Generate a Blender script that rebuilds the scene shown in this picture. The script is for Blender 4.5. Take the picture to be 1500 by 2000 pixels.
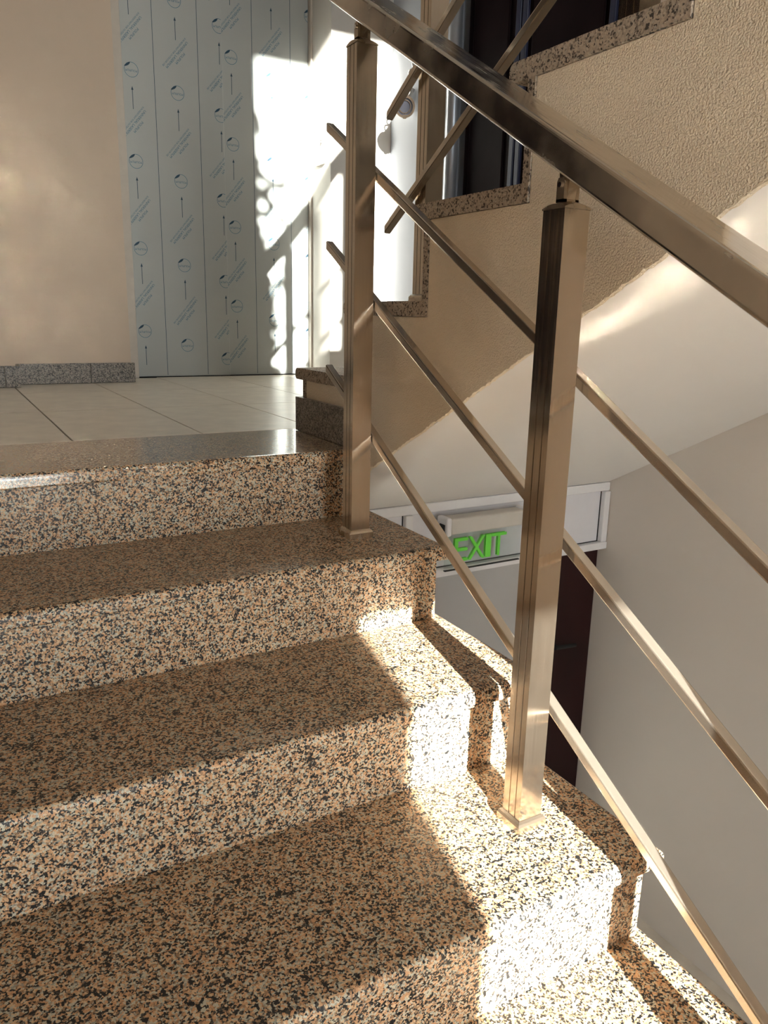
import bpy, bmesh, math, random
from mathutils import Vector, Matrix

random.seed(7)
for o in list(bpy.data.objects):
    bpy.data.objects.remove(o)
sc = bpy.context.scene
COL = sc.collection

# ---------------------------------------------------------------- camera
F_PX, YAW, PITCH, ROLL, CAM_H = 1514.95, 0.5251, 0.2494, 0.0224, 0.3126
fw = Vector((math.sin(YAW) * math.cos(PITCH), math.cos(YAW) * math.cos(PITCH), -math.sin(PITCH)))
rt0 = Vector((math.cos(YAW), -math.sin(YAW), 0))
up0 = rt0.cross(fw)
rt = math.cos(ROLL) * rt0 + math.sin(ROLL) * up0
up = -math.sin(ROLL) * rt0 + math.cos(ROLL) * up0
cam_d = bpy.data.cameras.new('camera')
cam = bpy.data.objects.new('camera', cam_d)
COL.objects.link(cam)
M = Matrix((rt, up, -fw)).transposed().to_4x4()
M.translation = Vector((0, 0, CAM_H))
cam.matrix_world = M
cam_d.sensor_fit = 'HORIZONTAL'
cam_d.sensor_width = 36.0
cam_d.lens = 36.0 * F_PX / 1500.0
cam_d.clip_start = 0.02
sc.camera = cam

# ---------------------------------------------------------------- light
SUN_AZ, SUN_EL = math.radians(12.0), math.radians(20.0)
sun_dir = Vector((math.sin(SUN_AZ) * math.cos(SUN_EL), math.cos(SUN_AZ) * math.cos(SUN_EL), -math.sin(SUN_EL)))
sd = bpy.data.lights.new('sun', 'SUN')
sd.energy = 31.0
sd.angle = math.radians(0.53)
sd.color = (1.0, 0.95, 0.88)
sun = bpy.data.objects.new('sun', sd)
COL.objects.link(sun)
sun.rotation_euler = sun_dir.to_track_quat('-Z', 'Y').to_euler()
sun.location = (-1.5, -8, 4)
world = bpy.data.worlds.new('sky')
sc.world = world
world.use_nodes = True
bg = world.node_tree.nodes['Background']
bg.inputs[0].default_value = (0.93, 0.96, 1.0, 1)
bg.inputs[1].default_value = 13.0
sc.view_settings.view_transform = 'Standard'
sc.view_settings.look = 'None'
sc.view_settings.gamma = 1.0
sc.view_settings.use_curve_mapping = False
sc.view_settings.exposure = 0.88
sc.cycles.use_denoising = True
sc.cycles.max_bounces = 11
sc.cycles.diffuse_bounces = 8
sc.cycles.glossy_bounces = 6
sc.cycles.transparent_max_bounces = 16
sc.cycles.sample_clamp_indirect = 0.0
sc.cycles.blur_glossy = 0.15


def window_daylight(name, x0, x1, z0, z1, y, power):
    """sky portal filling one window opening of the facade"""
    l = bpy.data.lights.new(name, 'AREA')
    l.shape = 'RECTANGLE'
    l.size, l.size_y = x1 - x0, z1 - z0
    l.cycles.is_portal = True
    l.energy = power
    o = bpy.data.objects.new(name, l)
    COL.objects.link(o)
    o.location = ((x0 + x1) / 2, y, (z0 + z1) / 2)
    o.rotation_euler = (math.radians(90), 0, 0)
    return o


# ---------------------------------------------------------------- materials
def new_mat(name):
    m = bpy.data.materials.new(name)
    m.use_nodes = True
    nt = m.node_tree
    b = nt.nodes['Principled BSDF']
    return m, nt, b


def N(nt, t, **kw):
    n = nt.nodes.new(t)
    for k, v in kw.items():
        setattr(n, k, v)
    return n


def ramp(nt, stops, interp='CONSTANT'):
    r = N(nt, 'ShaderNodeValToRGB')
    r.color_ramp.interpolation = interp
    e = r.color_ramp.elements
    while len(e) < len(stops):
        e.new(0.5)
    for el, (p, c) in zip(e, stops):
        el.position = p
        el.color = (*c, 1)
    return r


def granite(name, palette, scale=230.0, rough=0.16, dirt=0.0, spec=0.5):
    m, nt, b = new_mat(name)
    tc = N(nt, 'ShaderNodeTexCoord')
    n0 = N(nt, 'ShaderNodeTexNoise')
    n0.inputs['Scale'].default_value = scale * 0.9
    n0.inputs['Detail'].default_value = 2
    nt.links.new(tc.outputs['Object'], n0.inputs['Vector'])
    mixv = N(nt, 'ShaderNodeVectorMath', operation='MULTIPLY_ADD')
    nt.links.new(n0.outputs['Color'], mixv.inputs[0])
    mixv.inputs[1].default_value = (0.005, 0.005, 0.005)
    nt.links.new(tc.outputs['Object'], mixv.inputs[2])
    v = N(nt, 'ShaderNodeTexVoronoi')
    v.inputs['Scale'].default_value = scale
    nt.links.new(mixv.outputs[0], v.inputs['Vector'])
    sep = N(nt, 'ShaderNodeSeparateColor')
    nt.links.new(v.outputs['Color'], sep.inputs[0])
    # larger clouds shift the share of the minerals
    n1 = N(nt, 'ShaderNodeTexNoise')
    n1.inputs['Scale'].default_value = 62
    n1.inputs['Detail'].default_value = 3
    nt.links.new(tc.outputs['Object'], n1.inputs['Vector'])
    ma = N(nt, 'ShaderNodeMath', operation='MULTIPLY_ADD')
    nt.links.new(n1.outputs['Fac'], ma.inputs[0])
    ma.inputs[1].default_value = 0.8
    ma.inputs[2].default_value = -0.47
    add = N(nt, 'ShaderNodeMath', operation='ADD')
    nt.links.new(sep.outputs[0], add.inputs[0])
    nt.links.new(ma.outputs[0], add.inputs[1])
    r = ramp(nt, palette)
    nt.links.new(add.outputs[0], r.inputs[0])
    # fine tonal variation inside the grains
    n2 = N(nt, 'ShaderNodeTexNoise')
    n2.inputs['Scale'].default_value = 600
    nt.links.new(tc.outputs['Object'], n2.inputs['Vector'])
    mr = N(nt, 'ShaderNodeMapRange')
    nt.links.new(n2.outputs['Fac'], mr.inputs[0])
    mr.inputs[3].default_value = 0.65
    mr.inputs[4].default_value = 1.3
    hs = N(nt, 'ShaderNodeVectorMath', operation='SCALE')
    nt.links.new(r.outputs[0], hs.inputs[0])
    nt.links.new(mr.outputs[0], hs.inputs['Scale'])
    out = hs.outputs[0]
    nt.links.new(out, b.inputs['Base Color'])
    nr = N(nt, 'ShaderNodeTexNoise')
    nr.inputs['Scale'].default_value = 9
    nr.inputs['Detail'].default_value = 5
    nt.links.new(tc.outputs['Object'], nr.inputs['Vector'])
    rr = N(nt, 'ShaderNodeMapRange')
    nt.links.new(nr.outputs['Fac'], rr.inputs[0])
    rr.inputs[3].default_value = rough * 0.75
    rr.inputs[4].default_value = rough * 1.5
    nt.links.new(rr.outputs[0], b.inputs['Roughness'])
    b.inputs['Specular IOR Level'].default_value = spec
    return m


def plaster(name, col, bump=0.1, scale=300.0, rough=0.9, blotch=0.08, dist=0.002):
    m, nt, b = new_mat(name)
    tc = N(nt, 'ShaderNodeTexCoord')
    n = N(nt, 'ShaderNodeTexNoise')
    n.inputs['Scale'].default_value = scale
    n.inputs['Detail'].default_value = 3
    nt.links.new(tc.outputs['Object'], n.inputs['Vector'])
    bp = N(nt, 'ShaderNodeBump')
    bp.inputs['Strength'].default_value = bump
    bp.inputs['Distance'].default_value = dist
    nt.links.new(n.outputs['Fac'], bp.inputs['Height'])
    nt.links.new(bp.outputs[0], b.inputs['Normal'])
    n2 = N(nt, 'ShaderNodeTexNoise')
    n2.inputs['Scale'].default_value = 2.3
    n2.inputs['Detail'].default_value = 5
    nt.links.new(tc.outputs['Object'], n2.inputs['Vector'])
    r = ramp(nt, [(0.3, tuple(c * (1 - blotch) for c in col)), (0.7, tuple(min(1, c * (1 + blotch * .5)) for c in col))], 'LINEAR')
    nt.links.new(n2.outputs['Fac'], r.inputs[0])
    nt.links.new(r.outputs[0], b.inputs['Base Color'])
    b.inputs['Roughness'].default_value = rough
    return m


def simple(name, col, rough=0.5, metal=0.0, noise=0.04, nscale=30.0, spec=0.5):
    m, nt, b = new_mat(name)
    tc = N(nt, 'ShaderNodeTexCoord')
    n = N(nt, 'ShaderNodeTexNoise')
    n.inputs['Scale'].default_value = nscale
    n.inputs['Detail'].default_value = 4
    nt.links.new(tc.outputs['Object'], n.inputs['Vector'])
    r = ramp(nt, [(0.3, tuple(c * (1 - noise) for c in col)), (0.7, tuple(min(1, c * (1 + noise)) for c in col))], 'LINEAR')
    nt.links.new(n.outputs['Fac'], r.inputs[0])
    nt.links.new(r.outputs[0], b.inputs['Base Color'])
    b.inputs['Roughness'].default_value = rough
    b.inputs['Metallic'].default_value = metal
    b.inputs['Specular IOR Level'].default_value = spec
    return m


def steel(name, col, rough, streak=(60, 60, 2), var=0.5, metal=0.975):
    """brushed stainless steel with a smeared, uneven polish"""
    m, nt, b = new_mat(name)
    tc = N(nt, 'ShaderNodeTexCoord')
    mp = N(nt, 'ShaderNodeMapping')
    mp.inputs['Scale'].default_value = streak
    nt.links.new(tc.outputs['Object'], mp.inputs[0])
    n = N(nt, 'ShaderNodeTexNoise')
    n.inputs['Scale'].default_value = 4
    n.inputs['Detail'].default_value = 5
    nt.links.new(mp.outputs[0], n.inputs['Vector'])
    n2 = N(nt, 'ShaderNodeTexNoise')
    n2.inputs['Scale'].default_value = 14
    n2.inputs['Detail'].default_value = 6
    nt.links.new(tc.outputs['Object'], n2.inputs['Vector'])
    av = N(nt, 'ShaderNodeMath', operation='ADD')
    nt.links.new(n.outputs['Fac'], av.inputs[0])
    nt.links.new(n2.outputs['Fac'], av.inputs[1])
    mr = N(nt, 'ShaderNodeMapRange')
    nt.links.new(av.outputs[0], mr.inputs[0])
    mr.inputs[1].default_value = 0.6
    mr.inputs[2].default_value = 1.4
    mr.inputs[3].default_value = rough * (1 - var)
    mr.inputs[4].default_value = rough * (1 + var)
    nt.links.new(mr.outputs[0], b.inputs['Roughness'])
    b.inputs['Base Color'].default_value = (*col, 1)
    b.inputs['Metallic'].default_value = metal
    return m


PINK = [(0.0, (0.010, 0.011, 0.012)), (0.20, (0.055, 0.050, 0.045)), (0.27, (0.30, 0.185, 0.105)),
        (0.42, (0.52, 0.295, 0.155)), (0.60, (0.58, 0.41, 0.25)), (0.72, (0.46, 0.44, 0.35)), (0.90, (0.28, 0.285, 0.24))]
GREY = [(0.0, (0.045, 0.042, 0.038)), (0.20, (0.13, 0.115, 0.10)), (0.34, (0.22, 0.19, 0.16)),
        (0.55, (0.30, 0.255, 0.21)), (0.75, (0.27, 0.245, 0.215)), (0.9, (0.36, 0.32, 0.27))]
DUSTY = [(0.0, (0.06, 0.05, 0.045)), (0.10, (0.22, 0.185, 0.15)), (0.22, (0.38, 0.315, 0.25)),
         (0.50, (0.45, 0.37, 0.29)), (0.75, (0.40, 0.35, 0.29)), (0.9, (0.50, 0.43, 0.35))]
MAT = {}
MAT['granite'] = granite('pink_granite', PINK, scale=350, rough=0.36, spec=0.35)
MAT['granite_polished'] = granite('polished_pink_granite', PINK, scale=350, rough=0.15)
_b = MAT['granite_polished'].node_tree.nodes['Principled BSDF']
_b.inputs['Coat Weight'].default_value = 0.55
_b.inputs['Coat Roughness'].default_value = 0.12
MAT['granite_grey'] = granite('grey_granite', GREY, scale=330, rough=0.4)
MAT['granite_cut'] = granite('sawn_granite', DUSTY, scale=300, rough=0.7)
MAT['wall_cream'] = plaster('cream_wall_paint', (0.57, 0.46, 0.36), bump=0.12, scale=120, blotch=0.05)
MAT['wall_white'] = plaster('white_wall_paint', (0.58, 0.55, 0.51), bump=0.06, scale=90, blotch=0.04)
MAT['wall_grey'] = plaster('pale_grey_wall_paint', (0.60, 0.545, 0.49), bump=0.06, scale=90, blotch=0.04)
MAT['wall_shade'] = plaster('shade_toned_wall_paint', (0.27, 0.29, 0.325), bump=0.06, scale=90, blotch=0.03)  # right wall beside the lift: its cool shade is put into the colour
MAT['wall_lower'] = plaster('cool_grey_wall_paint', (0.42, 0.415, 0.41), bump=0.06, scale=90, blotch=0.03)
MAT['stucco'] = plaster('rough_beige_stucco', (0.82, 0.715, 0.565), bump=1.0, scale=330, blotch=0.07, dist=0.004)
MAT['ceiling'] = plaster('white_ceiling_paint', (0.72, 0.695, 0.665), bump=0.04, scale=60, blotch=0.03)
MAT['tile'] = simple('grey_beige_porcelain', (0.62, 0.565, 0.485), rough=0.32, noise=0.10, nscale=14)
MAT['grout'] = simple('dark_grout', (0.22, 0.19, 0.16), rough=0.9)
MAT['steel'] = steel('brushed_stainless', (0.60, 0.52, 0.425), 0.17)
MAT['steel_bar'] = steel('polished_stainless_bar', (0.60, 0.53, 0.45), 0.19, streak=(60, 4, 4), var=0.25, metal=0.90)
MAT['steel_cap'] = steel('satin_stainless', (0.60, 0.52, 0.42), 0.26, streak=(4, 4, 4), var=0.2)
MAT['steel_rail'] = steel('smeared_stainless', (0.60, 0.55, 0.48), 0.20, streak=(40, 3, 3), var=0.8)
MAT['chrome'] = steel('chrome', (0.8, 0.8, 0.8), 0.08, metal=1.0)
MAT['dark_metal'] = simple('dark_rubber', (0.010, 0.010, 0.013), rough=0.6, spec=0.05)
MAT['film'] = simple('film_covered_sheet', (0.41, 0.43, 0.42), rough=0.30, metal=0.2, noise=0.03, nscale=3)
MAT['print'] = simple('blue_print', (0.015, 0.13, 0.22), rough=0.5)
MAT['print_dark'] = simple('dark_blue_print', (0.004, 0.04, 0.075), rough=0.5)
MAT['print_pale'] = simple('pale_blue_print', (0.22, 0.36, 0.44), rough=0.5)
MAT['frame_paint'] = simple('grey_beige_frame_paint', (0.50, 0.45, 0.39), rough=0.5)
MAT['pvc'] = simple('white_pvc', (0.72, 0.71, 0.72), rough=0.35, noise=0.02)
MAT['pvc_panel'] = simple('white_sandwich_panel', (0.66, 0.65, 0.68), rough=0.4, noise=0.02)
MAT['seal'] = simple('black_seal', (0.02, 0.02, 0.02), rough=0.6, spec=0.2)
MAT['sign_body'] = simple('grey_lamp_housing', (0.55, 0.52, 0.47), rough=0.45, noise=0.02)
MAT['green'] = simple('green_sign_print', (0.16, 0.72, 0.07), rough=0.5, noise=0.03)
MAT['door_dark'] = simple('dark_maroon_door', (0.020, 0.005, 0.005), rough=0.42, noise=0.25, nscale=6, spec=0.25)
MAT['door_navy'] = simple('dark_brown_door', (0.012, 0.007, 0.008), rough=0.45, noise=0.3, nscale=5, spec=0.02)
MAT['door_rib'] = simple('navy_door_trim', (0.028, 0.032, 0.065), rough=0.35, spec=0.3)
MAT['frame_tube'] = simple('satin_grey_tube', (0.34, 0.36, 0.40), rough=0.35, metal=0.6)
MAT['black'] = simple('shadow_gap_black', (0.005, 0.005, 0.005), rough=0.9)
MAT['concrete'] = plaster('grey_concrete', (0.40, 0.38, 0.35), bump=0.2, scale=60)
MAT['leaf'] = simple('green_leaf', (0.06, 0.16, 0.04), rough=0.5, noise=0.2)
MAT['pot'] = simple('clay_pot', (0.40, 0.19, 0.11), rough=0.8)
MAT['ground'] = simple('pale_paving', (0.45, 0.43, 0.40), rough=0.9)

m, nt, b = new_mat('window_glass')
gl = N(nt, 'ShaderNodeBsdfGlossy')
gl.inputs['Roughness'].default_value = 0.02
tr = N(nt, 'ShaderNodeBsdfTransparent')
tr.inputs[0].default_value = (0.96, 0.98, 0.97, 1)
fr = N(nt, 'ShaderNodeFresnel')
fr.inputs[0].default_value = 1.35
mx = N(nt, 'ShaderNodeMixShader')
nt.links.new(fr.outputs[0], mx.inputs[0])
nt.links.new(tr.outputs[0], mx.inputs[1])
nt.links.new(gl.outputs[0], mx.inputs[2])
nt.links.new(mx.outputs[0], nt.nodes['Material Output'].inputs[0])
MAT['glass'] = m

m, nt, b = new_mat('clear_acrylic')
gl = N(nt, 'ShaderNodeBsdfGlossy')
gl.inputs['Roughness'].default_value = 0.05
tr = N(nt, 'ShaderNodeBsdfTransparent')
tr.inputs[0].default_value = (0.93, 0.96, 0.95, 1)
mx = N(nt, 'ShaderNodeMixShader')
mx.inputs[0].default_value = 0.06
nt.links.new(tr.outputs[0], mx.inputs[1])
nt.links.new(gl.outputs[0], mx.inputs[2])
nt.links.new(mx.outputs[0], nt.nodes['Material Output'].inputs[0])
MAT['acrylic'] = m


# ---------------------------------------------------------------- helpers
def finish(name, bm, mat, parent=None, smooth=False):
    bmesh.ops.recalc_face_normals(bm, faces=bm.faces)
    me = bpy.data.meshes.new(name)
    bm.to_mesh(me)
    bm.free()
    if smooth:
        for p in me.polygons:
            p.use_smooth = True
    me.materials.append(MAT[mat])
    return link(name, me, parent)


def link(name, me, parent=None, loc=None):
    o = bpy.data.objects.new(name, me)
    COL.objects.link(o)
    if parent is not None:
        o.parent = parent
        o.matrix_parent_inverse = parent_world(parent).inverted()
    if loc is not None:
        o.location = loc
    return o


def parent_world(p):
    m = p.matrix_basis.copy()
    q = p
    while q.parent is not None:
        m = q.parent.matrix_basis @ q.matrix_parent_inverse @ m
        q = q.parent
    return m


def thing(name, label, cat, loc=(0, 0, 0), group=None, kind=None):
    o = bpy.data.objects.new(name, None)
    o.empty_display_size = 0.1
    COL.objects.link(o)
    o.location = loc
    return tag(o, label, cat, group, kind)


def tag(o, label=None, cat=None, group=None, kind=None):
    if label:
        o['label'] = label
    if cat:
        o['category'] = cat
    if group:
        o['group'] = group
    if kind:
        o['kind'] = kind
    return o


def box(bm, x0, x1, y0, y1, z0, z1):
    v = [bm.verts.new(c) for c in ((x0, y0, z0), (x1, y0, z0), (x1, y1, z0), (x0, y1, z0),
                                   (x0, y0, z1), (x1, y0, z1), (x1, y1, z1), (x0, y1, z1))]
    for f in ((0, 3, 2, 1), (4, 5, 6, 7), (0, 1, 5, 4), (1, 2, 6, 5), (2, 3, 7, 6), (3, 0, 4, 7)):
        bm.faces.new([v[i] for i in f])
    return v


def bevel_all(bm, w, seg=2):
    bmesh.ops.bevel(bm, geom=list(bm.edges), offset=w, segments=seg, profile=0.5, affect='EDGES')


def boxo(name, x0, x1, y0, y1, z0, z1, mat, parent=None, bev=0.0, seg=2):
    bm = bmesh.new()
    box(bm, x0, x1, y0, y1, z0, z1)
    if bev:
        bevel_all(bm, bev, seg)
    return finish(name, bm, mat, parent)


def prism_x(bm, poly, x0, x1):
    """polygon in (y, z) extruded along x"""
    a = [bm.verts.new((x0, y, z)) for y, z in poly]
    b_ = [bm.verts.new((x1, y, z)) for y, z in poly]
    n = len(poly)
    bm.faces.new(a)
    bm.faces.new(list(reversed(b_)))
    for i in range(n):
        bm.faces.new((a[i], a[(i + 1) % n], b_[(i + 1) % n], b_[i]))
    return a, b_


def prism_dir(bm, poly, p0, p1, ux, uz):
    """polygon in (u, w) swept from p0 to p1; u along ux, w along uz"""
    a = [bm.verts.new(p0 + ux * u + uz * w) for u, w in poly]
    b_ = [bm.verts.new(p1 + ux * u + uz * w) for u, w in poly]
    n = len(poly)
    bm.faces.new(a)
    bm.faces.new(list(reversed(b_)))
    for i in range(n):
        bm.faces.new((a[i], a[(i + 1) % n], b_[(i + 1) % n], b_[i]))


def round_rect(w, h, r, seg=4):
    pts = []
    for cx, cy, a0 in ((w / 2 - r, h / 2 - r, 0), (-w / 2 + r, h / 2 - r, 90), (-w / 2 + r, -h / 2 + r, 180), (w / 2 - r, -h / 2 + r, 270)):
        for i in range(seg + 1):
            a = math.radians(a0 + 90 * i / seg)
            pts.append((cx + r * math.cos(a), cy + r * math.sin(a)))
    return pts


def cyl(bm, p0, p1, r0, r1=None, seg=20):
    r1 = r0 if r1 is None else r1
    p0, p1 = Vector(p0), Vector(p1)
    d = (p1 - p0).normalized()
    u = d.orthogonal().normalized()
    w = d.cross(u)
    a, b_ = [], []
    for i in range(seg):
        t = 2 * math.pi * i / seg
        k = u * math.cos(t) + w * math.sin(t)
        a.append(bm.verts.new(p0 + k * r0))
        b_.append(bm.verts.new(p1 + k * r1))
    bm.faces.new(list(reversed(a)))
    bm.faces.new(b_)
    for i in range(seg):
        bm.faces.new((a[i], a[(i + 1) % seg], b_[(i + 1) % seg], b_[i]))


def ring(bm, c, d, ro, ri, h, seg=24):
    c, d = Vector(c), Vector(d).normalized()
    u = d.orthogonal().normalized()
    w = d.cross(u)
    rows = []
    for r, t in ((ro, 0), (ro, h), (ri, h), (ri, 0)):
        rows.append([bm.verts.new(c + d * t + (u * math.cos(2 * math.pi * i / seg) + w * math.sin(2 * math.pi * i / seg)) * r) for i in range(seg)])
    for k in range(4):
        a, b_ = rows[k], rows[(k + 1) % 4]
        for i in range(seg):
            bm.faces.new((a[i], a[(i + 1) % seg], b_[(i + 1) % seg], b_[i]))


def text_mesh(txt, size, name, extrude=0.0):
    cu = bpy.data.curves.new(name, 'FONT')
    cu.body = txt
    cu.size = size
    cu.align_x = 'CENTER'
    cu.align_y = 'CENTER'
    cu.extrude = extrude
    cu.resolution_u = 2
    tmp = bpy.data.objects.new(name, cu)
    COL.objects.link(tmp)
    bpy.context.view_layer.update()
    dg = bpy.context.evaluated_depsgraph_get()
    me = bpy.data.meshes.new_from_object(tmp.evaluated_get(dg))
    bpy.data.objects.remove(tmp)
    return me


# ---------------------------------------------------------------- dimensions
H = 0.165            # riser
T = 0.3097           # tread
Y1 = 1.6145          # nosing of the landing
OV = 0.018           # nosing overhang
XE = 0.922           # right tread ends
XL = -0.45           # left wall
XR = 2.045           # right wall
XS = 0.860           # outer face of the upper flight
YE = 3.776           # lift doors
YW = 3.545           # wall around the lift
YB = -2.2            # facade behind the camera
ZF = -11 * H         # lower hall floor
ZTOP = 4.3

# ---------------------------------------------------------------- shell
WIN = [(-0.09, 0.42, -1.70, 1.09), (0.12, 0.838, 1.95, 3.75), (0.46, 0.64, -1.70, 0.72)]


def wall_with_openings(name, x0, x1, z0, z1, y0, y1, holes, mat):
    xs = sorted({x0, x1, *[h[0] for h in holes], *[h[1] for h in holes]})
    zs = sorted({z0, z1, *[h[2] for h in holes], *[h[3] for h in holes]})
    bm = bmesh.new()
    for i in range(len(xs) - 1):
        for j in range(len(zs) - 1):
            cx, cz = (xs[i] + xs[i + 1]) / 2, (zs[j] + zs[j + 1]) / 2
            if any(h[0] < cx < h[1] and h[2] < cz < h[3] for h in holes):
                continue
            box(bm, xs[i], xs[i + 1], y0, y1, zs[j], zs[j + 1])
    bmesh.ops.remove_doubles(bm, verts=bm.verts, dist=1e-5)
    return tag(finish(name, bm, mat), kind='structure')


wall_with_openings('wall_back', XL - 0.2, XR + 0.2, ZF - 0.1, ZTOP, YB - 0.2, YB, WIN, 'wall_cream')
for i, (x0, x1, z0, z1) in enumerate(WIN):
    w = tag(thing('window_%d' % (i + 1), None, None, (0.45, YB - 0.1, z0)), kind='structure')
    bm = bmesh.new()
    f = 0.035
    ya, yb = YB - 0.13, YB - 0.07
    box(bm, x0, x0 + f, ya, yb, z0, z1)
    box(bm, x1 - f, x1, ya, yb, z0, z1)
    box(bm, x0 + f, x1 - f, ya, yb, z0, z0 + f)
    box(bm, x0 + f, x1 - f, ya, yb, z1 - f, z1)
    finish('window_frame', bm, 'pvc', w)
    boxo('pane', x0 + f, x1 - f, YB - 0.103, YB - 0.097, z0 + f, z1 - f, 'glass', w)
    window_daylight('window_portal', x0, x1, z0, z1, YB - 0.21, 1.0)

# left wall of the stair, with the pier and lift wall beyond the landing
tag(boxo('wall_left', XL - 0.15, XL - 0.002, YB, 3.43, ZF - 0.1, ZTOP, 'wall_cream'), kind='structure')
bm = bmesh.new()
box(bm, XL - 0.15, 0.286, 3.43, YW, -0.25, 2.75)
box(bm, XL - 0.15, 0.757, YW, 3.95, -0.25, 2.75)
tag(finish('wall_pier', bm, 'wall_cream'), kind='structure')
bm = bmesh.new()
box(bm, 1.722, XR, YW, 3.95, -0.25, 2.75)
box(bm, 0.757, 1.722, YW, 3.95, 2.15, 2.75)
tag(finish('wall_lift', bm, 'wall_white'), kind='structure')

# right wall: landing side with the dark door, flight side plain
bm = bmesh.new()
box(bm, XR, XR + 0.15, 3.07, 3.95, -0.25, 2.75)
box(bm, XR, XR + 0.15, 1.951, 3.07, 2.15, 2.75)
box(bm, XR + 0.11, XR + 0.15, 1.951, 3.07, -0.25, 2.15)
tag(finish('wall_landing', bm, 'wall_shade'), kind='structure')
bm = bmesh.new()
box(bm, XR, XR + 0.15, YB, 1.95, ZF - 0.1, ZTOP)
box(bm, XR, XR + 0.15, 1.95, 2.2, ZF - 0.1, -0.001)
tag(finish('wall_right', bm, 'wall_grey'), kind='structure')
tag(boxo('wall_shaft', XL - 0.15, XR + 0.15, 2.12, 2.2, ZF - 0.1, -0.25, 'wall_grey'), kind='structure')
tag(boxo('wall_upper_front', XL - 0.15, XR + 0.15, 1.75, 1.95, 2.75, ZTOP, 'wall_cream'), kind='structure')
bm = bmesh.new()
box(bm, XL - 0.15, XR + 0.15, YB - 0.2, 1.95, ZTOP, ZTOP + 0.1)
tag(finish('ceiling', bm, 'ceiling'), kind='structure')
tag(boxo('ceiling_landing', XL - 0.15, XR + 0.15, 1.75, 3.95, 2.75, 2.9, 'ceiling'), kind='structure')
tag(boxo('floor_hall', XL - 0.15, XR + 0.15, YB - 0.2, 2.1, ZF - 0.12, ZF, 'tile'), kind='structure')
tag(boxo('ground', -14, 14, -26, YB - 0.2, ZF - 0.3, ZF - 0.14, 'ground'), kind='structure')

dl = tag(thing('reflection_door', 'dark door added out of view for the steel railing to mirror', 'door', (XL, 2.5, 0)), kind='structure')  # unseen door, added so the railing has something dark to reflect
boxo('door_leaf', XL, XL + 0.03, 1.95, 3.20, 0.005, 2.12, 'door_navy', dl, 0.002)
boxo('door_frame', XL, XL + 0.04, 1.90, 1.949, 0.005, 2.17, 'door_navy', dl, 0.003)
boxo('door_frame', XL, XL + 0.04, 3.201, 3.25, 0.005, 2.17, 'door_navy', dl, 0.003)
boxo('door_frame', XL, XL + 0.04, 1.949, 3.201, 2.121, 2.17, 'door_navy', dl, 0.003)

# granite skirting along the pier and the lift wall
bb = tag(thing('baseboard_left', None, None, (0.3, 3.42, 0)), kind='structure')
SK = 0.084
boxo('skirting_slab', XL, 0.243, 3.413, 3.43, 0.001, SK, 'granite_grey', bb, 0.001)
boxo('skirting_slab', 0.245, 0.300, 3.413, 3.43, 0.001, SK, 'granite_grey', bb, 0.001)
boxo('skirting_slab', 0.286, 0.300, 3.4305, YW - 0.014, 0.001, SK, 'granite_grey', bb, 0.001)
boxo('skirting_slab', 0.3005, 0.585, YW - 0.013, YW, 0.001, SK, 'granite_grey', bb, 0.001)
boxo('skirting_slab', 0.5865, 0.770, YW - 0.013, YW, 0.001, SK, 'granite_grey', bb, 0.001)

# ---------------------------------------------------------------- landing floor
fl = tag(thing('floor', None, None, (0.7, 2.7, 0)), kind='structure')
boxo('screed', XL, XR, 1.985, 3.80, -0.22, -0.0035, 'grout', fl)
XB = [-0.45, -0.3655, -0.045, 0.2755, 0.596, 0.9165, 1.237, 1.5575, 1.878, XR]
YBK = [1.982, 2.585, 3.160, 3.735, 3.80]
tile_cache = {}
for i in range(len(XB) - 1):
    for j in range(len(YBK) - 1):
        x0, x1, y0, y1 = XB[i], XB[i + 1], YBK[j], YBK[j + 1]
        if y0 > 3.7 and not (0.7 < x0 < 1.7):
            continue
        g = 0.0019
        key = (round(x1 - x0, 4), round(y1 - y0, 4))
        if key not in tile_cache:
            bm = bmesh.new()
            box(bm, -key[0] / 2 + g, key[0] / 2 - g, -key[1] / 2 + g, key[1] / 2 - g, -0.008, 0)
            bmesh.ops.bevel(bm, geom=[e for e in bm.edges if all(v.co.z > -0.001 for v in e.verts)], offset=0.0008, segments=1, affect='EDGES')
            me = bpy.data.meshes.new('floor_tile')
            bm.to_mesh(me)
            bm.free()
            me.materials.append(MAT['tile'])
            tile_cache[key] = me
        link('floor_tile', tile_cache[key], fl, ((x0 + x1) / 2, (y0 + y1) / 2, 0))


# ---------------------------------------------------------------- main flight
def slab(name, x0, x1, y0, y1, z0, z1, mat, parent, front='y0', r=0.012, ends=('x1',)):
    bm = bmesh.new()
    box(bm, x0, x1, y0, y1, z0, z1)
    yf = y0 if front == 'y0' else y1
    es = []
    for e in bm.edges:
        a, c = e.verts[0].co, e.verts[1].co
        if abs(a.z - z1) < 1e-6 and abs(c.z - z1) < 1e-6:
            if abs(a.y - yf) < 1e-6 and abs(c.y - yf) < 1e-6:
                es.append(e)
            if 'x1' in ends and abs(a.x - x1) < 1e-6 and abs(c.x - x1) < 1e-6:
                es.append(e)
            if 'x0' in ends and abs(a.x - x0) < 1e-6 and abs(c.x - x0) < 1e-6:
                es.append(e)
    lo = [e for e in bm.edges if all(abs(v.co.z - z0) < 1e-6 and abs(v.co.y - yf) < 1e-6 for v in e.verts)]
    bmesh.ops.bevel(bm, geom=es, offset=r, segments=5, profile=0.5, affect='EDGES')
    lo = [e for e in bm.edges if all(abs(v.co.z - z0) < 1e-6 and abs(v.co.y - yf) < 1e-6 for v in e.verts)]
    bmesh.ops.bevel(bm, geom=lo, offset=0.004 if front == 'y0' else 0.011, segments=4, profile=0.5, affect='EDGES')
    return finish(name, bm, mat, parent)


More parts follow.
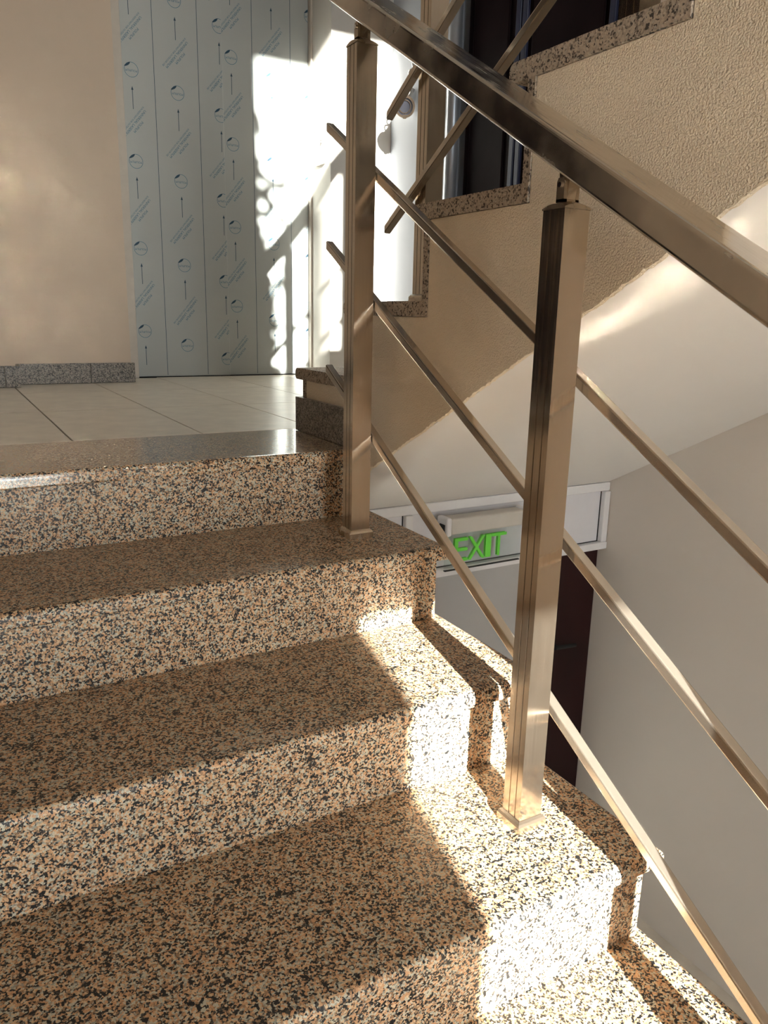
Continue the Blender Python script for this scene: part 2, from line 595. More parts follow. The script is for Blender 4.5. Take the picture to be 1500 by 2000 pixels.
NST = 11
st = thing('staircase', 'pink speckled granite staircase rising from the foreground to the tiled landing', 'staircase', (0.3, 0.2, ZF))
TH = 0.030
# landing edge slab
slab('tread', XL, XS - 0.002, Y1, 1.980, -TH, 0.0, 'granite_polished', st, ends=())
for n in range(1, NST):
    z = -n * H
    slab('tread', XL, XE, Y1 - n * T, Y1 - (n - 1) * T + OV + 0.02, z - TH, z, 'granite', st)
for n in range(0, NST):
    yr = Y1 - n * T + OV
    z1 = -n * H - TH
    z0 = -(n + 1) * H
    xr = XE - 0.022
    bm = bmesh.new()
    box(bm, XL, xr, yr, yr + 0.02, z0, z1)
    finish('riser', bm, 'granite', st)
# concrete body under the slabs, with a plastered side and soffit
poly = []
for n in range(0, NST):
    poly.append((Y1 - n * T + OV + 0.021, -n * H - TH - 0.0005))
    poly.append((Y1 - n * T + OV + 0.021, -(n + 1) * H - (TH if n < NST - 1 else 0.0)))
poly.append((Y1 - NST * T + 0.55, ZF))
poly.append((1.90, -TH - 0.22))
poly.append((1.98, -TH - 0.22))
poly.append((1.98, -TH - 0.0005))
bm = bmesh.new()
prism_x(bm, poly, XL, XE - 0.024)
finish('flight_body', bm, 'wall_white', st)

# landing slab underside
tag(boxo('floor_slab', XL, XR, 1.99, 3.95, -0.24, -0.221, 'ceiling'), kind='structure')

# ---------------------------------------------------------------- upper flight
UZ = [0.168, 0.340, 0.522, 0.706]
while len(UZ) < 9:
    UZ.append(UZ[-1] + 0.178)
UN = [1.976, 1.690, 1.396, 1.106]
while len(UN) < 9:
    UN.append(UN[-1] - 0.290)
us = thing('staircase', 'second stair flight with rough beige stuccoed side climbing behind the railing', 'staircase', (1.45, 1.9, 0))
UO = 0.046
for k in range(9):
    yb = (UN[k + 1] - UO - 0.018) if k < 8 else UN[k] - 0.30
    slab('tread', XS - 0.004, XR - 0.002, yb, UN[k], UZ[k] - TH, UZ[k], 'granite_cut', us, front='y1', r=0.012, ends=())
    yr = UN[k] - UO
    z0 = UZ[k - 1] if k else 0.0
    bm = bmesh.new()
    box(bm, XS - 0.002, XR - 0.002, yr - 0.018, yr, z0, UZ[k] - TH)
    finish('riser', bm, 'granite_cut', us)


def sof(y):
    return -0.545 * y + 0.811


# body
poly = [(UN[0] - UO - 0.019, 0.0)]
for k in range(9):
    poly.append((UN[k] - UO - 0.019, UZ[k] - TH - 0.0005))
    nxt = (UN[k + 1] - UO - 0.019) if k < 8 else UN[8] - 0.30
    poly.append((nxt, UZ[k] - TH - 0.0005))
yend = UN[8] - 0.30
poly.append((yend, sof(yend)))
poly.append((1.938, sof(1.938)))
bm = bmesh.new()
prism_x(bm, poly, XS + 0.010, XR - 0.001)
finish('soffit', bm, 'ceiling', us)
# rough stucco coat on the outer side, with an uneven lower edge
side = [(UN[0] - UO - 0.0195, 0.001)]
for k in range(9):
    side.append((UN[k] - UO - 0.0195, UZ[k] - TH - 0.001))
    nxt = (UN[k + 1] - UO - 0.0195) if k < 8 else UN[8] - 0.30
    side.append((nxt, UZ[k] - TH - 0.001))
low = []
y = yend
while y < 1.60:
    low.append((y, sof(y) - 0.001 + random.uniform(-0.0022, 0.0022)))
    y += random.uniform(0.004, 0.010)
low.append((1.63, sof(1.63)))
side += low
side.append((1.634, 0.001))
bm = bmesh.new()
prism_x(bm, side, XS, XS + 0.0095)
finish('stucco_side', bm, 'stucco', us)
boxo('skirting_slab', XS - 0.013, XS - 0.0005, 1.66, UN[0] - 0.033, 0.001, 0.092, 'granite_grey', us, 0.001)
boxo('skirting_slab', XS - 0.013, XR - 0.003, UN[0] - 0.0325, UN[0] - 0.020, 0.001, 0.092, 'granite_grey', us, 0.001)
# intermediate landing the flight leads up to
tag(boxo('floor_upper', XL, XR, YB, yend, UZ[8] - 0.20, UZ[8], 'ceiling'), kind='structure')


# ---------------------------------------------------------------- railings
def section_with_grooves(w, d, g=0.0022, dep=0.0020):
    """post section: two grooves on each side face (x-), (x+)"""
    hw, hd = w / 2, d / 2
    pts = []
    ys = [-hd * 0.42, hd * 0.30]
    pts.append((-hw, hd))
    for yy in reversed(ys):
        pts += [(-hw, yy + g / 2), (-hw + dep, yy + g / 2), (-hw + dep, yy - g / 2), (-hw, yy - g / 2)]
    pts.append((-hw, -hd))
    pts.append((hw, -hd))
    for yy in ys:
        pts += [(hw, yy - g / 2), (hw - dep, yy - g / 2), (hw - dep, yy + g / 2), (hw, yy + g / 2)]
    pts.append((hw, hd))
    return pts


PW, PD = 0.0445, 0.0425


def post_meshes():
    out = {}
    bm = bmesh.new()
    pts = section_with_grooves(PW, PD)
    a = [bm.verts.new((x, y, 0.0)) for x, y in pts]
    b_ = [bm.verts.new((x, y, 1.0)) for x, y in pts]
    bm.faces.new(a)
    bm.faces.new(list(reversed(b_)))
    for i in range(len(pts)):
        bm.faces.new((a[i], a[(i + 1) % len(pts)], b_[(i + 1) % len(pts)], b_[i]))
    bmesh.ops.recalc_face_normals(bm, faces=bm.faces)
    me = bpy.data.meshes.new('post')
    bm.to_mesh(me)
    bm.free()
    out['post_bm'] = me
    return out


def make_post(parent, x, y, zb, ht, slope_sign):
    """x, y = centre; zb tread level; ht = height of the tube top above it"""
    bm = bmesh.new()
    pts = section_with_grooves(PW, PD)
    a = [bm.verts.new((x + u, y + v, zb + 0.004)) for u, v in pts]
    b_ = [bm.verts.new((x + u, y + v, zb + ht)) for u, v in pts]
    bm.faces.new(a)
    bm.faces.new(list(reversed(b_)))
    for i in range(len(pts)):
        bm.faces.new((a[i], a[(i + 1) % len(pts)], b_[(i + 1) % len(pts)], b_[i]))
    post = finish('post', bm, 'steel', parent)
    # base cap with a lip that curves in towards the tube
    bm = bmesh.new()
    rings = []
    for off, z in ((0.0065, 0.0), (0.0065, 0.012), (0.0045, 0.0165), (0.001, 0.0195)):
        hw, hd = PW / 2 + off, PD / 2 + off
        rings.append([bm.verts.new((x + sx * hw, y + sy * hd, zb + z)) for sx, sy in ((-1, -1), (1, -1), (1, 1), (-1, 1))])
    bm.faces.new(list(reversed(rings[0])))
    bm.faces.new(rings[-1])
    for r0, r1 in zip(rings, rings[1:]):
        for i in range(4):
            bm.faces.new((r0[i], r0[(i + 1) % 4], r1[(i + 1) % 4], r1[i]))
    finish('base_cap', bm, 'steel_cap', post)
    # arched top cap
    bm = bmesh.new()
    n = 8
    hw, hd = PW / 2 + 0.0012, PD / 2 + 0.0012
    top, bot = [], []
    for i in range(n + 1):
        t = -1 + 2 * i / n
        row, rowb = [], []
        for j in range(n + 1):
            s = -1 + 2 * j / n
            zz = zb + ht + 0.001 + 0.0095 * (1 - (t * t + s * s) / 2)
            row.append(bm.verts.new((x + t * hw, y + s * hd, zz)))
        top.append(row)
    for i in range(n):
        for j in range(n):
            bm.faces.new((top[i][j], top[i + 1][j], top[i + 1][j + 1], top[i][j + 1]))
    edge = [e for e in bm.edges if e.is_boundary]
    r = bmesh.ops.extrude_edge_only(bm, edges=edge)
    for v in [g for g in r['geom'] if isinstance(g, bmesh.types.BMVert)]:
        v.co.z = zb + ht - 0.001
    finish('top_cap', bm, 'steel_cap', post)
    # pivot fork: two cheeks, tongue and screw
    zt = zb + ht + 0.0085
    bm = bmesh.new()
    for s in (-1, 1):
        prof = [(-0.0075, 0), (0.0075, 0), (0.0075, 0.026), (0.005, 0.031), (-0.005, 0.031), (-0.0075, 0.026)]
        prism_dir(bm, prof, Vector((x + s * 0.0105 - 0.003, y, zt)), Vector((x + s * 0.0105 + 0.003, y, zt)), Vector((0, 1, 0)), Vector((0, 0, 1)))
    box(bm, x - 0.0135, x + 0.0135, y - 0.0075, y + 0.0075, zt - 0.004, zt + 0.004)
    finish('fork', bm, 'steel_cap', post)
    bm = bmesh.new()
    cyl(bm, (x - 0.016, y, zt + 0.022), (x + 0.016, y, zt + 0.022), 0.0036, seg=12)
    finish('pivot_screw', bm, 'chrome', post)
    bm = bmesh.new()
    sl = slope_sign * 0.578
    prof = [(-0.007, 0.003), (0.007, 0.003), (0.013, 0.056 + sl * 0.013), (-0.013, 0.056 - sl * 0.013)]
    prism_dir(bm, prof, Vector((x - 0.0074, y, zt)), Vector((x + 0.0074, y, zt)), Vector((0, 1, 0)), Vector((0, 0, 1)))
    finish('saddle', bm, 'steel', post)
    return post


SL = 0.578                                   # slope of the rails
nrm = Vector((0, -SL, 1)).normalized()
alng = Vector((0, 1, SL)).normalized()


def sloped_bar(name, xc, w, hgt, y0, y1, zlow_at_1, slope, mat, parent, r=0.0025, vertical_ends=True, seg=3):
    """rectangular tube; lower edge z = zlow_at_1 + slope*(y-1); ends cut plumb"""
    bm = bmesh.new()
    cosa = 1 / math.sqrt(1 + slope * slope)
    hv = hgt / cosa
    pts = round_rect(w, hgt, r, seg)
    rows = []
    for yy in (y0, y1):
        row = []
        for u, v in pts:
            vv = (v + hgt / 2) / hgt * hv
            row.append(bm.verts.new((xc + u, yy, zlow_at_1 + slope * (yy - 1) + vv)))
        rows.append(row)
    n = len(pts)
    bm.faces.new(rows[0])
    bm.faces.new(list(reversed(rows[1])))
    for i in range(n):
        bm.faces.new((rows[0][i], rows[0][(i + 1) % n], rows[1][(i + 1) % n], rows[1][i]))
    return finish(name, bm, mat, parent)


rail = thing('stair_railing', 'brushed steel railing with square bars along the near granite stairs', 'railing', (0.77, 0.84, -3 * H))
P1 = (0.7553 + PW / 2, 1.444 + PD / 2)
P2 = (0.7448 + PW / 2, 0.8282 + PD / 2)
P3 = (0.7400 + PW / 2, 0.2150 + PD / 2)
P4 = (0.7400 + PW / 2, -0.4000 + PD / 2)
make_post(rail, P1[0], P1[1], -H, 0.974, 1)
make_post(rail, P2[0], P2[1], -3 * H, 0.950, 1)
make_post(rail, P3[0], P3[1], -5 * H, 0.927, 1)
make_post(rail, P4[0], P4[1], -7 * H, 0.902, 1)
BX = 0.802 + 0.009
for zl in (0.308, 0.063, -0.212):
    sloped_bar('bar', BX, 0.018, 0.0165, -1.0, 1.672, zl, SL, 'steel_bar', rail)
sloped_bar('handrail', 0.776, 0.076, 0.041, -1.15, 1.74, 0.590, SL, 'steel_rail', rail, r=0.006, seg=4)

ur = thing('stair_railing', 'brushed steel railing with square bars on the second flight behind', 'railing', (1.0, 1.4, 0.3))
for (k, yy) in ((1, 1.578), (3, 0.990), (5, 0.410), (7, -0.170)):
    make_post(ur, 1.012, yy, UZ[k], 0.95, -1)
USL = -0.612
for ze, cut in ((0.748, 1), (0.500, 1), (0.195, 1)):
    sloped_bar('bar', 0.978, 0.018, 0.0165, -0.55, 1.702, ze + USL * (1 - 1.702), USL, 'steel_bar', ur, r=0.003)
sloped_bar('handrail', 1.012, 0.076, 0.041, -0.6, 1.80, 1.330 + USL * (1 - 1.578), USL, 'steel_rail', ur, r=0.006, seg=4)

# ---------------------------------------------------------------- lift doors
lf = thing('elevator_door', 'grey elevator doors still covered in blue printed protective film', 'elevator door', (1.27, YE, 0))
ZD = 2.15
XC = 1.283
pl = boxo('door_panel', XC - 0.002, 1.712, YE, YE + 0.03, 0.004, ZD, 'film', lf, 0.0015)
pr = pl
pL = boxo('door_panel', 0.838, XC - 0.0005, YE - 0.010, YE + 0.03, 0.004, ZD, 'film', lf, 0.0015)
boxo('frame_strip', 0.757, 0.836, YE - 0.022, YE + 0.03, 0.0, ZD, 'frame_paint', lf, 0.002)
boxo('frame_strip', 1.7125, 1.724, YE - 0.030, YE + 0.03, 0.0, ZD, 'frame_paint', lf, 0.002)
boxo('sill_gap', 0.836, 1.7125, YE - 0.012, YE + 0.02, -0.002, 0.0035, 'black', lf)
boxo('shaft_back', 0.757, 1.722, YE + 0.032, YE + 0.05, 0.0, ZD, 'black', lf)


def clip_mesh_x(bm, xa, xb):
    for co, no in (((xa, 0, 0), (-1, 0, 0)), ((xb, 0, 0), (1, 0, 0))):
        bmesh.ops.bisect_plane(bm, geom=list(bm.verts) + list(bm.edges) + list(bm.faces), plane_co=co, plane_no=no, clear_outer=True)


def circle_print():
    """ring, turned-up corner flap"""
    bm = bmesh.new()
    ro, ri, n = 0.0300, 0.0283, 40
    a = [bm.verts.new((ro * math.cos(2 * math.pi * i / n), 0, ro * math.sin(2 * math.pi * i / n))) for i in range(n)]
    c = [bm.verts.new((ri * math.cos(2 * math.pi * i / n), 0, ri * math.sin(2 * math.pi * i / n))) for i in range(n)]
    for i in range(n):
        bm.faces.new((a[i], a[(i + 1) % n], c[(i + 1) % n], c[i]))
    return bm


def flap_print():
    bm = bmesh.new()
    pts = [(-0.030, 0.010), (-0.022, 0.011), (-0.012, 0.016), (-0.006, 0.022), (-0.003, 0.0300), (-0.010, 0.0280), (-0.020, 0.0215), (-0.026, 0.0160)]
    bm.faces.new([bm.verts.new((x, 0, z)) for x, z in pts])
    return bm


def arrow_print():
    bm = bmesh.new()
    bm.faces.new([bm.verts.new(c) for c in ((-0.0012, 0, -0.045), (0.0012, 0, -0.045), (0.0012, 0, 0.033), (-0.0012, 0, 0.033))])
    bm.faces.new([bm.verts.new(c) for c in ((-0.0050, 0, 0.031), (0.0050, 0, 0.031), (0.0, 0, 0.046))])
    return bm


def text_print(txt, size, rot, dx=0.0, dz=0.0):
    me = text_mesh(txt, size, 'printed_text')
    bm = bmesh.new()
    bm.from_mesh(me)
    bpy.data.meshes.remove(me)
    c, s = math.cos(rot), math.sin(rot)
    for v in bm.verts:
        x, y_ = v.co.x, v.co.y
        v.co = Vector((c * x - s * y_ + dx, 0, s * x + c * y_ + dz))
    return bm


def merge(bms):
    out = bmesh.new()
    for b_ in bms:
        me = bpy.data.meshes.new('tmp')
        b_.to_mesh(me)
        b_.free()
        out.from_mesh(me)
        bpy.data.meshes.remove(me)
    return out


DIAG = math.radians(50)


def diag_bm():
    # the film hangs upside down: lines run from the lower left, the maker's line lowest
    n = Vector((math.sin(DIAG), -math.cos(DIAG)))   # towards lower right
    r = DIAG + math.pi
    return merge([text_print('SUN RESISTANT FOR OUTDOOR USE', 0.0098, r, -n.x * 0.015, -n.y * 0.015),
                  text_print('UNIVERSAL LASERFILM', 0.0150, r, 0, 0),
                  text_print('POLIFILM', 0.0150, r, n.x * 0.019, n.y * 0.019)])


PRINT = {}
for nm, fn, mt in (('printed_emblem', circle_print, 'print'), ('printed_flap', flap_print, 'print_dark'), ('printed_arrow', arrow_print, 'print_dark'),
                   ('printed_name', lambda: text_print('POLIFILM', 0.0125, math.pi, 0.0, -0.003), 'print'), ('printed_text', diag_bm, 'print')):
    bm = fn()
    me = bpy.data.meshes.new(nm)
    bm.to_mesh(me)
    bm.free()
    me.materials.append(MAT[mt])
    PRINT[nm] = me


def put_print(nm, x, z, xa, xb, ysurf, parent):
    me = PRINT[nm]
    xs = [v.co.x for v in me.vertices]
    if x + max(xs) < xa or x + min(xs) > xb:
        return
    if x + min(xs) >= xa and x + max(xs) <= xb:
        return link(nm, me, parent, (x, ysurf, z))
    bm = bmesh.new()
    bm.from_mesh(me)
    clip_mesh_x(bm, xa - x, xb - x)
    if not bm.faces:
        bm.free()
        return
    m2 = bpy.data.meshes.new(nm)
    bm.to_mesh(m2)
    bm.free()
    m2.materials.append(me.materials[0])
    return link(nm, m2, parent, (x, ysurf, z))


PV = 0.3655
COLS_L = [(0.674, 0.028), (0.876, 0.213), (1.073, 0.149), (1.270, 0.084)]
COLS_R = [(1.130, 0.402), (1.328, 0.336), (1.525, 0.272), (1.722, 0.207)]
for cols, xa, xb, ys, par in ((COLS_L, 0.8395, XC - 0.002, YE - 0.0103, pL), (COLS_R, XC + 0.001, 1.7105, YE - 0.0003, pr)):
    for cx, cz in cols:
        for k in range(-1, 6):
            z = cz + k * PV
            if z > 0.04 and z < ZD - 0.04:
                put_print('printed_emblem', cx, z, xa, xb, ys, par)
                put_print('printed_flap', cx, z, xa, xb, ys - 0.0001, par)
                put_print('printed_name', cx, z, xa, xb, ys, par)
            if 0.06 < z - 0.110 < ZD - 0.06:
                put_print('printed_arrow', cx, z - 0.110, xa, xb, ys, par)
            if 0.10 < z - 0.212 < ZD - 0.1:
                put_print('printed_text', cx + 0.003, z - 0.212, xa, xb, ys, par)
    for lx in ((0.973, 1.170) if par is pL else (1.429, 1.619)):
        bm = bmesh.new()
        bm.faces.new([bm.verts.new(c) for c in ((lx - 0.0011, ys, 0.01), (lx + 0.0011, ys, 0.01), (lx + 0.0011, ys, ZD - .01), (lx - 0.0011, ys, ZD - .01))])
        finish('film_line', bm, 'print_dark', par)

# call panel on the lift jamb
cp = thing('call_panel', 'small steel elevator call panel on the sunlit jamb', 'call panel', (1.715, 3.66, 1.10))
boxo('face_plate', 1.7135, 1.7215, 3.60, 3.70, 1.00, 1.24, 'steel_cap', cp, 0.002)
bm = bmesh.new()
cyl(bm, (1.7138, 3.65, 1.10), (1.7105, 3.65, 1.10), 0.016)
finish('button', bm, 'chrome', cp)

# ---------------------------------------------------------------- dark door in the right wall of the landing
dd = tag(thing('door_1', 'dark brown apartment door with navy ribs beyond the second flight', 'door', (XR, 2.5, 0)), kind='structure')
boxo('door_leaf', XR + 0.055, XR + 0.10, 1.97, 3.0, 0.005, 2.12, 'door_navy', dd, 0.002)
bm = bmesh.new()
cyl(bm, (XR + 0.012, 3.035, 0.0), (XR + 0.012, 3.035, 2.15), 0.030, seg=24)
finish('door_frame', bm, 'frame_tube', dd, smooth=True)
boxo('door_frame', XR - 0.004, XR + 0.05, 3.048, 3.069, 0.0, 2.15, 'frame_tube', dd, 0.003)
boxo('door_frame', XR - 0.004, XR + 0.05, 1.951, 1.975, 0.0, 2.15, 'door_rib', dd, 0.003)
boxo('door_frame', XR - 0.004, XR + 0.05, 1.975, 3.0, 2.115, 2.148, 'door_rib', dd, 0.003)
for yy in (2.62, 2.66, 2.16):
    boxo('door_rib', XR + 0.040, XR + 0.056, yy - 0.014, yy + 0.014, 0.02, 2.10, 'door_rib', dd, 0.004)
boxo('door_panel', XR + 0.046, XR + 0.056, 2.20, 2.58, 1.05, 2.02, 'door_navy', dd, 0.006)
boxo('door_panel', XR + 0.046, XR + 0.056, 2.20, 2.58, 0.12, 0.98, 'door_navy', dd, 0.006)
boxo('door_panel', XR + 0.046, XR + 0.056, 2.72, 2.96, 0.12, 2.02, 'door_navy', dd, 0.006)

# ---------------------------------------------------------------- fire hose valve on the right wall
hv = thing('hose_valve', 'chrome fire hose coupling with chain on the landing side wall', 'valve', (XR, 3.40, 1.22))
C0 = Vector((1.955, 3.27, 1.215))
ax = Vector((-0.50, -0.84, -0.20)).normalized()
bm = bmesh.new()
cyl(bm, C0 - ax * 0.085, C0 - ax * 0.02, 0.030, 0.036, 24)
cyl(bm, C0 - ax * 0.085, (XR, 3.352, 1.30), 0.028, 0.030, 20)
finish('valve_body', bm, 'chrome', hv, smooth=False)
bm = bmesh.new()
ring(bm, C0 - ax * 0.02, ax, 0.046, 0.036, 0.022, 28)
finish('coupling_ring', bm, 'chrome', hv)
bm = bmesh.new()
ring(bm, C0 - ax * 0.016, ax, 0.0359, 0.0286, 0.012, 28)
finish('seal_ring', bm, 'dark_metal', hv)
bm = bmesh.new()
cyl(bm, C0 - ax * 0.018, C0 - ax * 0.004, 0.0245, 0.0245, 28)
finish('coupling_cap', bm, 'dark_metal', hv)
bm = bmesh.new()
ring(bm, C0 - ax * 0.018, ax, 0.0285, 0.0246, 0.018, 28)
finish('coupling_ring', bm, 'chrome', hv)
u_ = ax.orthogonal().normalized()
zz_ = Vector((0, 0, 1)) - ax * ax.z
zz_.normalize()
for s in (1, -1):
    bm = bmesh.new()
    c = C0 + zz_ * s * 0.041 - ax * 0.004
    side_v = ax.cross(zz_)
    prism_dir(bm, [(-0.008, -0.008), (0.008, -0.008), (0.008, 0.008), (-0.008, 0.008)], c - ax * 0.006, c + ax * 0.010, side_v, zz_)
    finish('coupling_lug', bm, 'chrome', hv)
for i in range(4):
    t = i / 3
    c = C0 + rt * (0.008 + 0.036 * t) + Vector((0, 0, 0.062 + 0.110 * t)) - ax * 0.012
    bpy_ring = bmesh.new()
    dirv = ax if i % 2 == 0 else (ax + Vector((0.6, 0.2, 0))).normalized()
    n1, n2 = 20, 6
    uu = dirv.orthogonal().normalized()
    ww = dirv.cross(uu)
    grid = []
    for a_ in range(n1):
        th = 2 * math.pi * a_ / n1
        rad = uu * math.cos(th) + ww * math.sin(th)
        row = []
        for b2 in range(n2):
            ph = 2 * math.pi * b2 / n2
            row.append(bpy_ring.verts.new(c + rad * (0.017 + 0.0042 * math.cos(ph)) + dirv * 0.0042 * math.sin(ph)))
        grid.append(row)
    for a_ in range(n1):
        for b2 in range(n2):
            bpy_ring.faces.new((grid[a_][b2], grid[(a_ + 1) % n1][b2], grid[(a_ + 1) % n1][(b2 + 1) % n2], grid[a_][(b2 + 1) % n2]))
    finish('chain_link', bpy_ring, 'chrome', hv, smooth=True)

# ---------------------------------------------------------------- doorway below the landing
YT = 1.94
tf = thing('transom', 'white plastic transom frame and panels above the lower doorway', 'transom', (1.6, YT, -0.49))
fr_ = 0.026
zt0, zt1 = -0.489, sof(YT) - 0.0
xa, xb = XE, XR - 0.001
boxo('frame_rail', xa, xb, YT - 0.02, YT + 0.045, zt0, zt0 + fr_, 'pvc', tf, 0.003)
boxo('frame_rail', xa, xb, YT - 0.01, YT + 0.045, -0.276, -0.2455, 'pvc', tf, 0.003)
for xm in (xa + 0.013, 1.205, XR - 0.016):
    boxo('frame_stile', xm - 0.013, xm + 0.013, YT - 0.018, YT + 0.045, zt0 + fr_ + .0005, -0.2765, 'pvc', tf, 0.003)
boxo('panel', xa + 0.0265, 1.1915, YT + 0.004, YT + 0.03, zt0 + fr_ + .0005, -0.2765, 'pvc_panel', tf)
boxo('panel', 1.2185, XR - 0.0295, YT + 0.004, YT + 0.03, zt0 + fr_ + .0005, -0.2765, 'pvc_panel', tf)
for (x0, x1) in ((xa + 0.0265, 1.1915), (1.2185, XR - 0.0295)):
    bm = bmesh.new()
    z0_, z1_ = zt0 + fr_ + .0005, -0.2765
    box(bm, x0, x1, YT + 0.0005, YT + 0.0035, z0_, z0_ + 0.002)
    box(bm, x0, x1, YT + 0.0005, YT + 0.0035, z1_ - 0.002, z1_)
    box(bm, x0, x0 + 0.002, YT + 0.0005, YT + 0.0035, z0_ + .002, z1_ - .002)
    box(bm, x1 - 0.002, x1, YT + 0.0005, YT + 0.0035, z0_ + .002, z1_ - .002)
    finish('seal', bm, 'seal', tf)
tag(boxo('wall_lower', XL, 1.775, YT + 0.012, 2.1, ZF, -0.4895, 'wall_lower'), kind='structure')
tag(boxo('wall_lower_head', XL, XR, YT + 0.046, 2.1, -0.4890, -0.2405, 'wall_grey'), kind='structure')

d2 = tag(thing('door_2', 'dark maroon door with a black lever handle under the white transom', 'door', (1.9, YT + 0.02, ZF)), kind='structure')
boxo('door_leaf', 1.777, XR - 0.002, YT + 0.02, YT + 0.06, ZF + 0.005, zt0 - 0.001, 'door_dark', d2, 0.002)
hd = boxo('handle_plate', 1.822, 1.850, YT + 0.014, YT + 0.0205, -0.90, -0.76, 'seal', d2, 0.002)
bm = bmesh.new()
cyl(bm, (1.836, YT + 0.015, -0.83), (1.836, YT - 0.03, -0.83), 0.008, seg=12)
cyl(bm, (1.828, YT - 0.028, -0.83), (1.925, YT - 0.028, -0.838), 0.008, 0.007, seg=12)
finish('handle', bm, 'seal', d2)

# exit sign
YS = 1.895
k = YS / YT
ex = thing('exit_sign', 'emergency exit light with green EXIT lettering on a clear plate', 'exit sign', (1.46, YT, -0.45))
zc = lambda z: CAM_H + (z - CAM_H) * k
X0, X1 = 1.332 * k, 1.662 * k
bm = bmesh.new()
box(bm, X0 + 0.020, X1 - 0.018, YS - 0.030, YT - 0.0205, zc(-0.352), zc(-0.300))
bevel_all(bm, 0.007, 3)
finish('lamp_housing', bm, 'sign_body', ex)
for (a0, a1) in ((X0, X0 + 0.0195), (X1 - 0.0175, X1)):
    bm = bmesh.new()
    box(bm, a0, a1, YS - 0.032, YT - 0.0205, zc(-0.356), zc(-0.296))
    bevel_all(bm, 0.006, 3)
    finish('end_cap', bm, 'pvc', ex)
bm = bmesh.new()
box(bm, X0 - 0.004, X0 - 0.0005, YS - 0.022, YS + 0.004, zc(-0.350), zc(-0.318))
finish('clip', bm, 'seal', ex)
boxo('acrylic_plate', 1.352 * k, 1.655 * k, YS - 0.002, YS + 0.006, zc(-0.478), zc(-0.3565), 'acrylic', ex)
bx0, bx1, bz0, bz1 = 1.352 * k, 1.655 * k, zc(-0.478), zc(-0.478) + 0.0025
boxo('plate_edge', bx0, bx1, YS - 0.0025, YS + 0.0065, bz0 - 0.0026, bz0 - 0.0001, 'seal', ex)
widths = [0.052, 0.066, 0.022, 0.060]
x = 1.386 * k
zmid = (zc(-0.375) + zc(-0.453)) / 2
hgt = zc(-0.375) - zc(-0.453)
tot = 1.594 * k - x
gap = (tot - sum(widths)) / 3
for ch, wd in zip('EXIT', widths):
    me0 = text_mesh(ch, 0.1, 'letter')
    bm = bmesh.new()
    bm.from_mesh(me0)
    bpy.data.meshes.remove(me0)
    xs_ = [v.co.x for v in bm.verts]
    ys_ = [v.co.y for v in bm.verts]
    mnx, mxx, mny, mxy = min(xs_), max(xs_), min(ys_), max(ys_)
    for v in bm.verts:
        v.co = Vector((x + (v.co.x - mnx) / (mxx - mnx) * wd, 0, zmid - hgt / 2 + (v.co.y - mny) / (mxy - mny) * hgt))
    me = bpy.data.meshes.new('letter')
    bm.to_mesh(me)
    bm.free()
    me.materials.append(MAT['green'])
    link('letter', me, ex, (0, YS - 0.0026, 0))
    link('letter_back', me, ex, (0, YS + 0.0066, 0))
    x += wd + gap

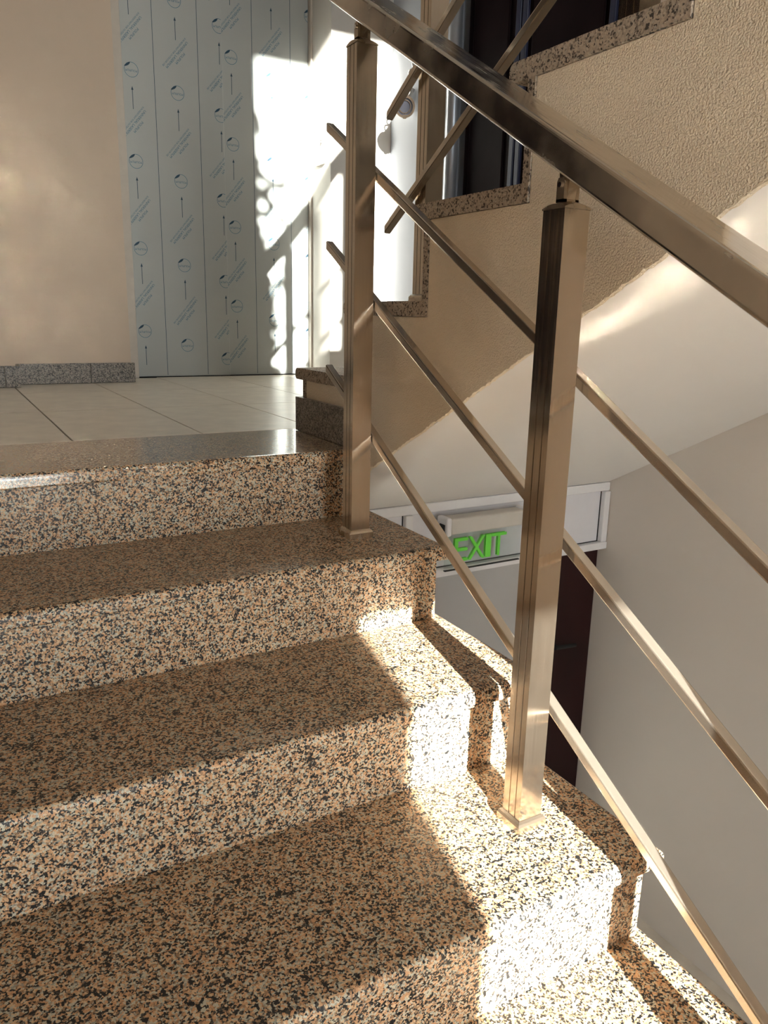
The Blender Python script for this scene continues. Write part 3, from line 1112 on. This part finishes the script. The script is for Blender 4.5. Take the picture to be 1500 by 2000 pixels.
# ---------------------------------------------------------------- made-up plant out of view, shapes the sun patch on the lift doors
pz = UZ[8]
pt = thing('shadow_plant', 'unseen leafy plant in a pot, added to cast leaf shadows on the elevator doors', 'plant', (0.44, -1.0, pz))
bm = bmesh.new()
cyl(bm, (0.44, -1.0, pz), (0.44, -1.0, pz + 0.17), 0.075, 0.10, 24)
finish('pot', bm, 'pot', pt)
rp = random.Random(11)
bm = bmesh.new()
for (ex_, ez_) in ((0.43, 3.02), (0.50, 2.68), (0.71, 2.70), (0.38, 2.75)):
    p0 = Vector((0.44, -1.0, pz + 0.16))
    p2 = Vector((ex_, -1.0 + rp.uniform(-0.05, 0.05), ez_))
    p1 = Vector((p0.x * 0.6 + p2.x * 0.4, -1.0, p0.z * 0.3 + p2.z * 0.7))
    prev = p0
    for i in range(1, 7):
        t = i / 6
        q = p0 * (1 - t) ** 2 + p1 * 2 * t * (1 - t) + p2 * t * t
        cyl(bm, prev, q, 0.009 - 0.006 * (t - 1 / 6), 0.009 - 0.006 * t, 8)
        prev = q
finish('stem', bm, 'leaf', pt)
bm = bmesh.new()


def leaf(c, ln, wd, dirv, nv):
    dirv = dirv.normalized()
    sv = dirv.cross(nv).normalized()
    pts = [(0, 0), (0.25, 0.8), (0.5, 1.0), (0.8, 0.55), (1, 0), (0.8, -0.55), (0.5, -1.0), (0.25, -0.8)]
    bm.faces.new([bm.verts.new(c + dirv * ln * a + sv * wd * b2 * 0.5) for a, b2 in pts])


for i in range(150):
    z = rp.uniform(pz + 0.12, 2.72)
    x = rp.uniform(0.36, 0.545)
    leaf(Vector((x, -1.0 + rp.uniform(-0.10, 0.10), z)), rp.uniform(0.07, 0.12), rp.uniform(0.03, 0.05),
         Vector((rp.uniform(-1, 0.35), rp.uniform(-0.4, 0.4), rp.uniform(-1, 0.6))), Vector((rp.uniform(-.3, .3), -1, rp.uniform(-.2, .5))).normalized())
for i in range(26):
    z = rp.uniform(2.7, 3.08)
    leaf(Vector((0.435 - (z - 2.7) * 0.08 + rp.uniform(-0.05, 0.035), -1.0 + rp.uniform(-0.06, 0.06), z)), rp.uniform(0.05, 0.09), rp.uniform(0.02, 0.04),
         Vector((rp.uniform(-1, 0.5), rp.uniform(-0.4, 0.4), rp.uniform(-0.6, 0.8))), Vector((rp.uniform(-.3, .3), -1, rp.uniform(-.2, .5))).normalized())
for i in range(7):
    x = 0.52 + 0.19 * i / 6
    leaf(Vector((x, -1.0, 2.69 + rp.uniform(-0.02, 0.02))), 0.06, 0.025, Vector((rp.uniform(-.2, 1), 0, rp.uniform(-1, 1))), Vector((0, -1, 0.2)).normalized())
fo = finish('shadow_foliage', bm, 'leaf', pt)
fo['kind'] = 'stuff'
